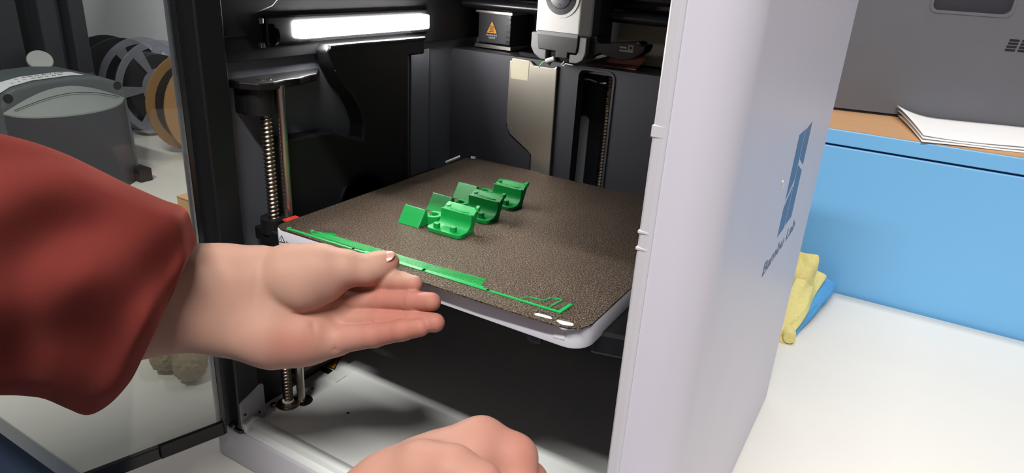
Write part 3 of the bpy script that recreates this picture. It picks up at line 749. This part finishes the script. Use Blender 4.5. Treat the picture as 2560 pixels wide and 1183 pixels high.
def grip(X, Y, Z):
    arm_ = smin(chain(X, Y, Z, [(150, 690, 395, 27), (380, 700, 425, 25), (555, 697, 440, 21.5), (640, 694, 447, 21)], 6),
                chain(X, Y, Z, [(100, 800, 395, 27), (330, 800, 425, 24), (520, 798, 440, 20), (640, 806, 449, 20)], 6), 16)
    palm = smin(chain(X, Y, Z, [(600, 745, 450, 21), (700, 750, 457, 21), (835, 760, 466, 13.5)], 8),
                chain(X, Y, Z, [(600, 820, 448, 17), (690, 836, 448, 21), (765, 842, 450, 18), (835, 850, 452, 11)], 8), 9)
    D = smin(arm_, palm, 16)
    th_ = chain(X, Y, Z, THUMB, 4)
    th_ = smin(th_, chain(X, Y, Z, [(660, 690, 449, 19), (760, 715, 443, 15.5), (815, 708, 444, 12)], 8), 7)
    G = None
    for n_ in ('index', 'middle', 'ring', 'pinky'):
        c_ = chain(X, Y, Z, FING[n_], 2.5)
        G = c_ if G is None else smin(G, c_, 0.25)
    D = smin(D, G, 4.0)
    D = smin(D, th_, 2.6)
    # creases of palm, finger joints and wrist
    def crease(pts, amp, wid):
        q = None
        for a, b in zip(pts[:-1], pts[1:]):
            s_ = seg_dist(X, Y, Z, L(*a), L(*b)); q = s_ if q is None else np.minimum(q, s_)
        return amp * np.exp(-(q / wid) ** 2)
    D = D + crease([(722, 788, 436), (770, 786, 440), (820, 776, 446), (858, 764, 452)], 1.6, 2.2)
    D = D + crease([(782, 808, 436), (786, 850, 436), (778, 900, 440)], 1.0, 1.7)
    D = D + crease([(846, 780, 450), (846, 830, 443), (835, 885, 440)], 0.9, 1.6)
    D = D + crease([(935, 735, 443), (932, 765, 443)], .6, 1.3) + crease([(1008, 737, 433), (1006, 768, 433)], .6, 1.2)
    D = D + crease([(930, 782, 440), (928, 812, 440)], .6, 1.3) + crease([(1010, 786, 430), (1008, 815, 430)], .5, 1.2)
    D = D + crease([(930, 818, 434), (928, 858, 436)], .6, 1.3) + crease([(992, 808, 428), (990, 848, 430)], .5, 1.2)
    D = D + crease([(655, 640, 428), (640, 720, 428), (628, 800, 430)], .5, 2.5)
    D = D + crease([(908, 650, 446), (905, 700, 446)], .5, 1.6)
    return D
def flush_g(V):
    pxx = V[:, 0] / V[:, 2] * CF + 1280; pyy = -V[:, 1] / V[:, 2] * CF + 591.5
    f = np.clip((pxx - 820) / 130, 0, 1) * np.clip((pyy - 690) / 25, 0, 1) * 0.75
    f += 0.55 * np.exp(-(((pxx - 720) / 70) ** 2 + ((pyy - 860) / 55) ** 2))
    f += 0.25 * np.exp(-(((pxx - 800) / 60) ** 2 + ((pyy - 830) / 70) ** 2))
    f += 0.35 * np.exp(-(((pxx - 975) / 25) ** 2 + ((pyy - 650) / 25) ** 2))
    return f
lo = (L(40, 0, 430)[0], -110, 385); hi = (-35, 6, 492)
hand = figure_mesh('hand', grip, lo, hi, 1.05, 'skin', person, flush_g, 2)
plabel(hand, 'pale bare left hand gripping the plate edge')
# thumb nail
def nail_patch(name, c, u_, v_, n_, a, b, parent):
    v, f = [], []; nu, nv = 10, 8
    for j in range(nv + 1):
        for i in range(nu + 1):
            s_, t_ = -1 + 2 * i / nu, -1 + 2 * j / nv
            s2, t2 = s_ * math.sqrt(1 - t_ * t_ / 2), t_ * math.sqrt(1 - s_ * s_ / 2)
            v.append(Vector(c) + u_ * (s2 * a) + v_ * (t2 * b) + n_ * (1.0 - 1.3 * t2 * t2 - .5 * s2 * s2))
    for j in range(nv):
        for i in range(nu):
            k = j * (nu + 1) + i; f.append((k, k + 1, k + nu + 2, k + nu + 1))
    me = mesh_from(v, f, name)
    o = obj(name, me, 'nail', parent, True)
    md = o.modifiers.new('s', 'SOLIDIFY'); md.thickness = .0003
    return o
R_, U_, F_ = Vector(AX_R), Vector(AX_U), Vector(AX_F)
nl = Vector(at(963, 641.5, 444.0))
nail_patch('thumb_nail', nl - (U_ * .3), (R_ * .96 + U_ * .2).normalized(), (F_ * .6 + U_ * .75).normalized(), (U_ * .72 - F_ * .68 + R_ * .1).normalized(), 6.4, 4.8, person)

# ---- lower hand: right hand half closed, seen over the knuckles
def low(X, Y, Z):
    arm_ = smin(chain(X, Y, Z, [(680, 1530, 285, 26), (850, 1365, 300, 23), (965, 1275, 312, 21)], 6),
                chain(X, Y, Z, [(740, 1560, 285, 27), (900, 1400, 300, 24), (1010, 1330, 312, 22)], 6), 14)
    palm = smin(chain(X, Y, Z, [(985, 1250, 318, 20), (1070, 1195, 326, 18.5), (1180, 1140, 330, 15)], 8),
                chain(X, Y, Z, [(1000, 1330, 318, 21), (1120, 1300, 326, 20), (1230, 1280, 332, 14)], 8), 12)
    D = smin(arm_, palm, 14)
    th_ = chain(X, Y, Z, [(990, 1225, 312, 17), (1060, 1185, 306, 14), (1130, 1180, 298, 11), (1200, 1215, 294, 9.4), (1235, 1245, 293, 7.6)], 5)
    D = smin(D, th_, 6)
    G = None
    for js in ([(1120, 1150, 332, 14), (1205, 1104, 334, 11.2), (1283, 1146, 332, 11.2), (1296, 1225, 324, 9), (1262, 1268, 316, 7.4)],
               [(1150, 1190, 340, 14), (1245, 1160, 344, 10.5), (1318, 1205, 342, 9.6), (1320, 1290, 334, 8.4), (1280, 1330, 324, 7.4)],
               [(1160, 1240, 344, 14), (1250, 1225, 350, 10), (1315, 1275, 348, 9), (1310, 1350, 338, 8), (1270, 1385, 328, 7)],
               [(1150, 1290, 342, 13), (1235, 1290, 350, 9), (1290, 1335, 348, 8), (1285, 1395, 338, 7), (1250, 1425, 330, 6)]):
        c_ = chain(X, Y, Z, js, 5)
        G = c_ if G is None else smin(G, c_, 1.2)
    return smin(D, G, 6)
def flush_l(V):
    pxx = V[:, 0] / V[:, 2] * CF + 1280; pyy = -V[:, 1] / V[:, 2] * CF + 591.5
    return 0.25 + 0.35 * np.clip((pxx - 1150) / 150, 0, 1)
lo2 = (-142, -205, 248); hi2 = (30, -75, 376)
low_hand = figure_mesh('hand', low, lo2, hi2, 1.5, 'skin', person, flush_l)
plabel(low_hand, 'other hand half closed low in front of the tray')

# ---- maroon sleeve of the lower arm, below the frame
def low_sleeve():
    js = [(790, 1500, 292, 38), (700, 1590, 282, 41), (560, 1730, 262, 44), (380, 1920, 236, 47), (150, 2150, 205, 50)]
    v, f = tube_data([L(*q[:3]) for q in js], [q[3] for q in js], 40)
    o = obj('sleeve', mesh_from(to_world(np.array([tuple(p) for p in v])), f, 'sleeve'), 'sleeve', person, True)
    return plabel(o, 'maroon sleeve of the lower arm')
low_sleeve()
# ---- maroon sleeve
def sleeve():
    rings = [  # top px, bottom px, depth centre, half thickness
        ((492, 604), (352, 905), 424, 30), ((489, 590), (325, 955), 421, 35), ((480, 560), (275, 1010), 417, 40), ((462, 522), (222, 1036), 412, 43), ((410, 500), (170, 1020), 404, 44), ((330, 464), (112, 998), 396, 45),
        ((250, 428), (60, 990), 388, 45), ((150, 384), (10, 986), 378, 45), ((40, 348), (-60, 986), 366, 46), ((-100, 320), (-160, 990), 352, 47), ((-300, 300), (-300, 1010), 334, 49),
        ((-560, 290), (-520, 1060), 302, 46), ((-900, 260), (-820, 1120), 262, 46), ((-1300, 180), (-1300, 1180), 222, 46)]
    nr = len(rings); seg = 96; sub = 5
    def lerp(a, b, t): return a + (b - a) * t
    R2 = []
    for i in range(nr - 1):
        for k in range(sub):
            t = k / sub
            Q = [np.array([*q[0], *q[1], q[2], q[3]], float) for q in (rings[max(i - 1, 0)], rings[i], rings[i + 1], rings[min(i + 2, nr - 1)])]
            c = .5 * (2 * Q[1] + (Q[2] - Q[0]) * t + (2 * Q[0] - 5 * Q[1] + 4 * Q[2] - Q[3]) * t * t + (3 * Q[1] - Q[0] - 3 * Q[2] + Q[3]) * t ** 3)
            R2.append(((c[0], c[1]), (c[2], c[3]), c[4], c[5]))
    R2.append(rings[-1])
    v, f = [], []
    def ring(rr, shrink, s_):
        tp, bt, d, hw = rr
        T = Vector(L(tp[0], tp[1], d)); B = Vector(L(bt[0], bt[1], d)); c_ = (T + B) / 2; h_ = (T - B) / 2
        vd = c_.normalized() / c_.normalized().z
        for k in range(seg):
            a = 2 * math.pi * k / seg
            ca_, sa_ = math.cos(a), math.sin(a)
            # folds that run around and along the arm
            env = 1 - min(1, max(0, abs(ca_) - .80) / .2) * .75
            fold = 3.6 * math.sin(7.0 * a + 3 * math.sin(s_ * .085) + .04 * s_) * env * min(1, s_ / 6 + .35)
            fold += 6.0 * noise.noise(Vector((ca_ * 1.6, sa_ * 1.6, s_ * .06))) * env
            fold += 2.8 * math.sin(s_ * .36 + 2.2 * math.sin(a * 2 + 1)) * env * min(1, s_ / 12)
            p = c_ + h_ * (ca_ * shrink) + vd * (-(hw + fold) * sa_ * shrink) + h_.normalized() * (fold * .35 * ca_ * shrink)
            v.append(p)
    inner = [R2[4], R2[2], R2[0]]
    for q, sh_ in zip((8, 4, 0), (.80, .86, .94)): ring(R2[q], sh_, 0)
    for i, rr in enumerate(R2): ring(rr, 1.0, i)
    n = len(v) // seg
    for i in range(n - 1):
        for k in range(seg):
            k2 = (k + 1) % seg; f.append((i * seg + k, i * seg + k2, (i + 1) * seg + k2, (i + 1) * seg + k))
    f.append(tuple(range((n - 1) * seg, n * seg)))
    W = to_world(np.array([tuple(p) for p in v]))
    o = obj('sleeve', mesh_from(W, f, 'sleeve'), 'sleeve', person, True)
    return plabel(o, 'loose maroon fleece sleeve')
sleeve()

# ------------------------------------------------------------------ right background
cb2 = thing('blue_cabinet', (800, 900, -780), 'sky blue cabinet with wooden top behind the white table', 'cabinet')
ztop = 229
box('cabinet_body', 100, 1500, 712, 1180, -780, 205.5, 'cabinet_blue', cb2, 1.5)
box('front_rail', 100, 1500, 711, 1180, 208.5, ztop - 1.0, 'cabinet_blue', cb2, 1.0)
box('shadow_gap', 102, 1498, 716, 1178, 205, 209, 'groove_dark', cb2)
plabel(box('wood_top', 100, 1500, 713, 1180, ztop - 1.2, ztop, 'wood_top', cb2), 'brown wooden cabinet top')

ang = math.atan2(49, 249)
P0 = np.array([342, 861, ztop]); ud = np.array([math.cos(ang), math.sin(ang), 0]); nd = np.array([-math.sin(ang), math.cos(ang), 0])
gm = thing('machine_housing', (342, 861, ztop), 'large charcoal machine housing standing on the wooden cabinet top', 'machine', rz=ang)
def loc2(px, py):                        # local x, z on the machine face
    q = unp(px, py, P0, nd) - P0; return (q @ ud, q[2])
a0 = loc2(2330, 24); a1 = loc2(2524, 38)
wx0, wx1, wz0 = a0[0], a1[0], (a0[1] + a1[1]) / 2
v0_, v1_ = loc2(2524, 100), loc2(2518, 128)
face = prism_mesh([[(-200, 4), (560, 4), (560, 420), (-200, 420)], rrect(wx0, wx1, wz0, wz0 + 90, 8, 4)], 'y', 0, 14, 'housing_front')
obj('housing_front', face, 'machine_grey', gm, local=True)
box('housing_body', -200, 560, 14, 240, 4, 420, 'machine_grey', gm, 3, local=True)
box('foot_strip', -196, 556, 2.5, 236, 0, 4, 'vent_black', gm, local=True)
ro, ri = rrect(wx0 - 4, wx1 + 4, wz0 - 4, wz0 + 94, 10, 5), rrect(wx0, wx1, wz0, wz0 + 90, 8, 5)
prism('window_rim', [ro, ri], 'y', -1.2, 1, 'machine_grey', gm, .5, 2, local=True)
box('window_panel', wx0, wx1, 9, 13.5, wz0, wz0 + 90, 'machine_dark', gm, local=True)
vz1, vz0 = v0_[1], v1_[1]; vx = min(v0_[0], v1_[0])
for j in range(4):
    for i in range(7):
        z_ = vz1 - (vz1 - vz0) * j / 3.4 - 1.6; x_ = vx + i * 15 - j * .6
        box('vent_slot', x_, x_ + 12, -.35, 1, z_, z_ + 3.0, 'vent_black', gm, local=True)

def grid_patch(P, nu, nv, fn=None):
    """bilinear patch over four 3D corners with a displacement"""
    v, f = [], []
    A, B, Cc, D_ = [np.array(q, float) for q in P]
    for j in range(nv + 1):
        for i in range(nu + 1):
            s_, t_ = i / nu, j / nv
            q = (A * (1 - s_) + B * s_) * (1 - t_) + (D_ * (1 - s_) + Cc * s_) * t_
            if fn is not None: q = q + fn(s_, t_)
            v.append(q)
    for j in range(nv):
        for i in range(nu):
            k = j * (nu + 1) + i; f.append((k, k + 1, k + nu + 2, k + nu + 1))
    return v, f
pp = thing('folded_paper', (560, 760, ztop), 'white folded sheets of paper lying on the wooden cabinet top', 'paper')
pc = [un(a, b, 'z', ztop + 1.5) for a, b in ((2243, 292), (2305, 352), (2760, 398), (2720, 345))]
for k in range(3):
    dz = k * 2.4
    def curl(s_, t_, k=k):
        up = max(0, .22 - t_) / .22
        return np.array([-2.0 * k * (1 - s_) + 0, -6 * (1 - k) * (s_), up * up * (3 + 4.5 * k) * (1 - s_ * .85) + .9 * math.sin(9 * t_ + k) * .5 + k * 2.2 + 1.6 * math.sin(math.pi * s_)])
    v, f = grid_patch(pc, 10, 40, curl)
    o = obj('paper_sheet', mesh_from(v, f, 'sheet'), 'paper', pp, True)
    md = o.modifiers.new('s', 'SOLIDIFY'); md.thickness = .0007

# cleaning cloth
ct = thing('cleaning_cloth', (410, 640, 0), 'crumpled yellow and blue microfibre cloth on the table behind the printer', 'cloth')
def cloth_part(name, cs, m, thick, amp, seed):
    A = np.array(cs, float)
    nrm = np.cross(A[1] - A[0], A[3] - A[0]); nrm /= np.linalg.norm(nrm)
    if nrm @ (CP - A[0]) < 0: nrm = -nrm
    def wob(s_, t_):
        w_ = noise.noise(Vector((s_ * 2.6 + seed, t_ * 2.6, seed))) * amp + math.sin(math.pi * s_) * math.sin(math.pi * t_) * amp * 1.2
        e_ = noise.noise(Vector((s_ * 5, t_ * 5, seed + 9))) * 1.6
        return nrm * w_ + np.array([e_, e_ * .4, e_ * .5])
    v, f = grid_patch(cs, 26, 26, wob)
    o = obj(name, mesh_from(v, f, name), m, ct, True)
    md = o.modifiers.new('s', 'SOLIDIFY'); md.thickness = thick * S; md.offset = -1; md.use_rim = True
    sb = o.modifiers.new('b', 'SUBSURF'); sb.levels = 1; sb.render_levels = 1
    return o
cloth_part('blue_fold', [un(2040, 668, 'y', 672), un(2098, 716, 'y', 694), un(1992, 838, 'z', 4), un(1955, 842, 'z', 4)], 'blue_cloth', 12, 5, 1.3)
cloth_part('yellow_fold', [un(2020, 640, 'y', 655), un(2064, 692, 'y', 672), un(1978, 854, 'z', 5), un(1900, 845, 'z', 5)], 'yellow_cloth', 7, 7, 4.1)
cloth_part('yellow_flap', [un(1980, 628, 'y', 630), un(2038, 640, 'y', 640), un(2026, 744, 'y', 622), un(1940, 752, 'y', 615)], 'yellow_cloth', 6, 9, 7.7)
ha, hb_ = np.array(un(1946, 756, 'y', 612)), np.array(un(1972, 846, 'z', 9))
tube('rolled_hem', [ha + (hb_ - ha) * t + np.array([1.5 * math.sin(t * 9), 1.5 * math.cos(t * 7), 1.2 * math.sin(t * 6)]) for t in np.linspace(0, 1, 14)], [8 + 1.2 * math.sin(q * 1.3) for q in range(14)], 'yellow_cloth', ct, 14)
tube('rolled_hem', [np.array(un(1975, 752, 'y', 613)), np.array(un(2000, 754, 'y', 614)), np.array(un(2027, 744, 'y', 620))], [5, 6, 5], 'yellow_cloth', ct, 14)

# ------------------------------------------------------------------ left background, seen through the door
sm = thing('small_machine', (-800, 305, 0), 'slate grey desktop machine with bowed front seen through the door', 'machine')
hump = [(205, 0), (205, 160), (212, 178), (228, 186), (260, 192), (320, 194), (362, 190), (390, 179), (402, 163), (408, 0)]
prism('housing', [hump], 'x', -890, -745, 'slate_plastic', sm, 6, 3)
hl = [(212, 179), (228, 187), (260, 193), (320, 195), (340, 193.2)]
ls = plabel(prism('label_strip', [hl + [(q[0] + .2, q[1] + .7) for q in hl[::-1]]], 'x', -796, -757, 'label_white', sm), 'white paper label with handwriting')
random.seed(3)
for row, (xr, y0_, y1_) in enumerate(((-786, 250, 322), (-770, 236, 312))):
    yy = y0_
    while yy < y1_:
        zt = 193.9 + (yy - 260) / 60 * 2 if yy > 260 else 187.9 + (yy - 228) / 32 * 6
        tube('handwriting', [(xr + 3.5 * math.sin(q * 1.9 + yy), yy + q * 1.5, zt + q * .05) for q in range(5)], .5, 'slate_dark', ls, 5)
        yy += 8.5 + random.random() * 3
def bow(bulge, n=16): return [(-745 + bulge * math.sin(math.pi * k / n), 212 + (376 - 212) * k / n) for k in range(n + 1)]
binv, binf = [], []
n_ = 16
for k in range(n_ + 1):
    t = k / n_; y = 205 + 190 * t; b_ = 46 * math.sin(math.pi * t) ** .8
    ztb = 148 + 30 * math.sin(math.pi * t)
    binv += [(-744, y, ztb), (-742 + b_, y, ztb - b_ * .78), (-740 + b_ * .8, y, 0), (-744, y, 0)]
for k in range(n_):
    for j in range(4):
        a = k * 4 + j; b_ = k * 4 + (j + 1) % 4; binf.append((a, b_, b_ + 4, a + 4))
binf += [(0, 1, 2, 3), tuple(n_ * 4 + q for q in range(4))]
me = mesh_from(binv, binf, 'bowed_bin'); o = obj('bowed_bin', me, 'slate_dark', sm, True); sharp(o, .5)
lidv, lidf = [], []
for k in range(n_ + 1):
    t = k / n_; y = 205 + 190 * t; b_ = 46 * math.sin(math.pi * t) ** .8; ztb = 148 + 30 * math.sin(math.pi * t)
    lidv += [(-744.5, y, ztb + .2), (-742 + b_, y, ztb - b_ * .78 + .3), (-742 + b_, y, ztb - b_ * .78 + 3), (-744.5, y, ztb + 3)]
for k in range(n_):
    for j in range(4):
        a = k * 4 + j; b_ = k * 4 + (j + 1) % 4; lidf.append((a, b_, b_ + 4, a + 4))
lidf += [(0, 1, 2, 3), tuple(n_ * 4 + q for q in range(4))]
o = obj('crescent_lid', mesh_from(lidv, lidf, 'crescent_lid'), 'slate_light', sm, True); sharp(o, .5)
tube('lid_seam', [(-738 + 34 * math.sin(math.pi * k / 16) ** .8 * .35, 205 + 190 * k / 16, 151.5 + 30 * math.sin(math.pi * k / 16) - 34 * .78 * .33 * math.sin(math.pi * k / 16) ** .8) for k in range(1, 16)], .7, 'slate_dark', sm, 6)
for yy in (216, 388):
    lathe('screw_hole', [(.5, 0), (7, 0), (7, .8), (.5, .8)], (-745, yy, 172), (1, 0, 0), 'vent_black', sm, 20)
box('base_foot', -790, -718, 388, 412, 0, 24, 'vent_black', sm, 2)

dk = thing('dark_printer', (-1065, 363, 0), 'dark upright frame machine with silver dial behind the slate grey machine', 'machine')
box('base_box', -1180, -950, 240, 486, 0, 128, 'frame_dark', dk, 6)
prism('control_panel', [(240, 128), (484, 128), (468, 160), (262, 166)], 'x', -1160, -956, 'frame_dark', dk, 4)
for (y0, y1) in ((318, 362), (396, 429), (451, 481)):
    box('upright', -1020, -980, y0, y1, 150, 620, 'frame_dark', dk, 3)
box('rear_panel', -1070, -1060, 250, 481, 150, 620, 'slate_dark', dk, 2)
box('cross_beam', -1020, -980, 250, 481, 600, 660, 'frame_dark', dk, 3)
kc = at(100, 155, 1262)
lathe('dial_knob', [(.5, 0), (20, 0), (21, 1.5), (21, 6), (20, 7.5), (.5, 7.8)], kc, Vector((.70, -.22, .68)), 'knob_metal', dk, 32)
tube('dial_stem', [kc + np.array([.70, -.22, .68]), kc - np.array([.70, -.22, .68]) * 14, kc + np.array([-70, 0, -30])], 7, 'frame_dark', dk, 12)

def spool(name, x, y, z, r, wid, label, fl_m, core_m, spokes, fr=.82):
    t = thing(name, (x, y, z - r), label, 'filament spool', 'filament spools by the wall')
    for xx in (x - wid / 2, x + wid / 2):
        if spokes:
            holes = []
            for k in range(6):
                a0_, a1_ = 2 * math.pi * k / 6 + .14, 2 * math.pi * (k + 1) / 6 - .14
                ho = [(y + r * .86 * math.cos(a0_ + (a1_ - a0_) * q / 8), z + r * .86 * math.sin(a0_ + (a1_ - a0_) * q / 8)) for q in range(9)]
                hi_ = [(y + r * .42 * math.cos(a0_ + (a1_ - a0_) * q / 8), z + r * .42 * math.sin(a0_ + (a1_ - a0_) * q / 8)) for q in range(8, -1, -1)]
                holes.append(ho + hi_)
            prism('flange', [circ(y, z, r, 48)] + holes + [circ(y, z, r * .24, 20)], 'x', xx - 1.6, xx + 1.6, fl_m, t)
        else:
            prism('flange', [circ(y, z, r, 48), circ(y, z, r * .26, 20)], 'x', xx - 1.6, xx + 1.6, fl_m, t)
    lathe('filament_winding', [(r * .4, 0), (r * fr, 0), (r * fr, wid - 4), (r * .4, wid - 4)], (x - wid / 2 + 2, y, z), (1, 0, 0), core_m, t, 40)
    return t
spool('filament_spool', -1120, 600, 103, 102, 60, 'solid black filament spool, farthest of the three by the wall', 'spool_black', 'spool_black', False)
spool('filament_spool', -1030, 630, 105, 103, 62, 'clear plastic spool wound with black filament', 'clear_plastic', 'spool_black', True, .70)
spool('filament_spool', -810, 592, 102, 101, 58, 'brown cardboard spool with dark filament beside the door frame', 'cardboard', 'spool_black', False)

# plush toy legs and small carton beside the printer
pt = thing('plush_toy', (-190, 115, 0), 'shaggy beige plush toy lying on the table beside the printer', 'toy')
random.seed(4)
def blob(name, js, m, parent, k=8, h=2.0, pad=40, shag=1.6):
    A = np.array([q[:3] for q in js], float); rr = max(q[3] for q in js)
    lo_ = A.min(0) - rr - 6; hi_ = A.max(0) + rr + 6
    def fn(X, Y, Z):
        D = None
        for a, b in zip(js[:-1], js[1:]):
            c_ = cone(X, Y, Z, a[:3], b[:3], a[3], b[3]); D = c_ if D is None else smin(D, c_, k)
        return D + shag * (np.sin(X * .55 + np.sin(Z * .4) * 2) * np.sin(Y * .6 + Z * .2) * np.sin(Z * .5 + X * .15))
    V, F = surface_nets(fn, lo_, hi_, h); V = relax(V, F, 1)
    V[:, 2] = np.maximum(V[:, 2], .3)
    me = mesh_from(V, F, name)
    return obj(name, me, m, parent, True)
blob('torso', [(-225, 150, 42, 38), (-190, 130, 44, 34)], 'plush', pt, 10, 3.0)
blob('head', [(-268, 170, 40, 34), (-280, 172, 40, 32)], 'plush', pt, 10, 3.0)
blob('leg', [(-212, 108, 32, 20), (-180, 76, 24, 18.5), (-144, 51, 17, 15)], 'plush', pt, 8, 1.6, 40, 2.2)
blob('leg', [(-178, 118, 34, 21), (-142, 80, 23, 18), (-109, 55, 17, 15.5)], 'plush', pt, 8, 1.6, 40, 2.2)
bxt = thing('carton', (-276, 250, 0), 'small brown cardboard carton standing behind the plush toy', 'box')
box('carton_body', -322, -230, 200, 300, 0, 112, 'box_card', bxt, 1)
box('carton_flap', -321, -231, 199, 252, 112, 113.2, 'box_card', bxt)
box('carton_flap', -321, -231, 253, 301, 112, 113.2, 'box_card', bxt)

for o in list(col.objects):
    if o.type == 'MESH' and len(o.data.polygons) and o.name.startswith(('base_shell', 'front_sill', 'heat_bed')):
        sharp(o, .5)
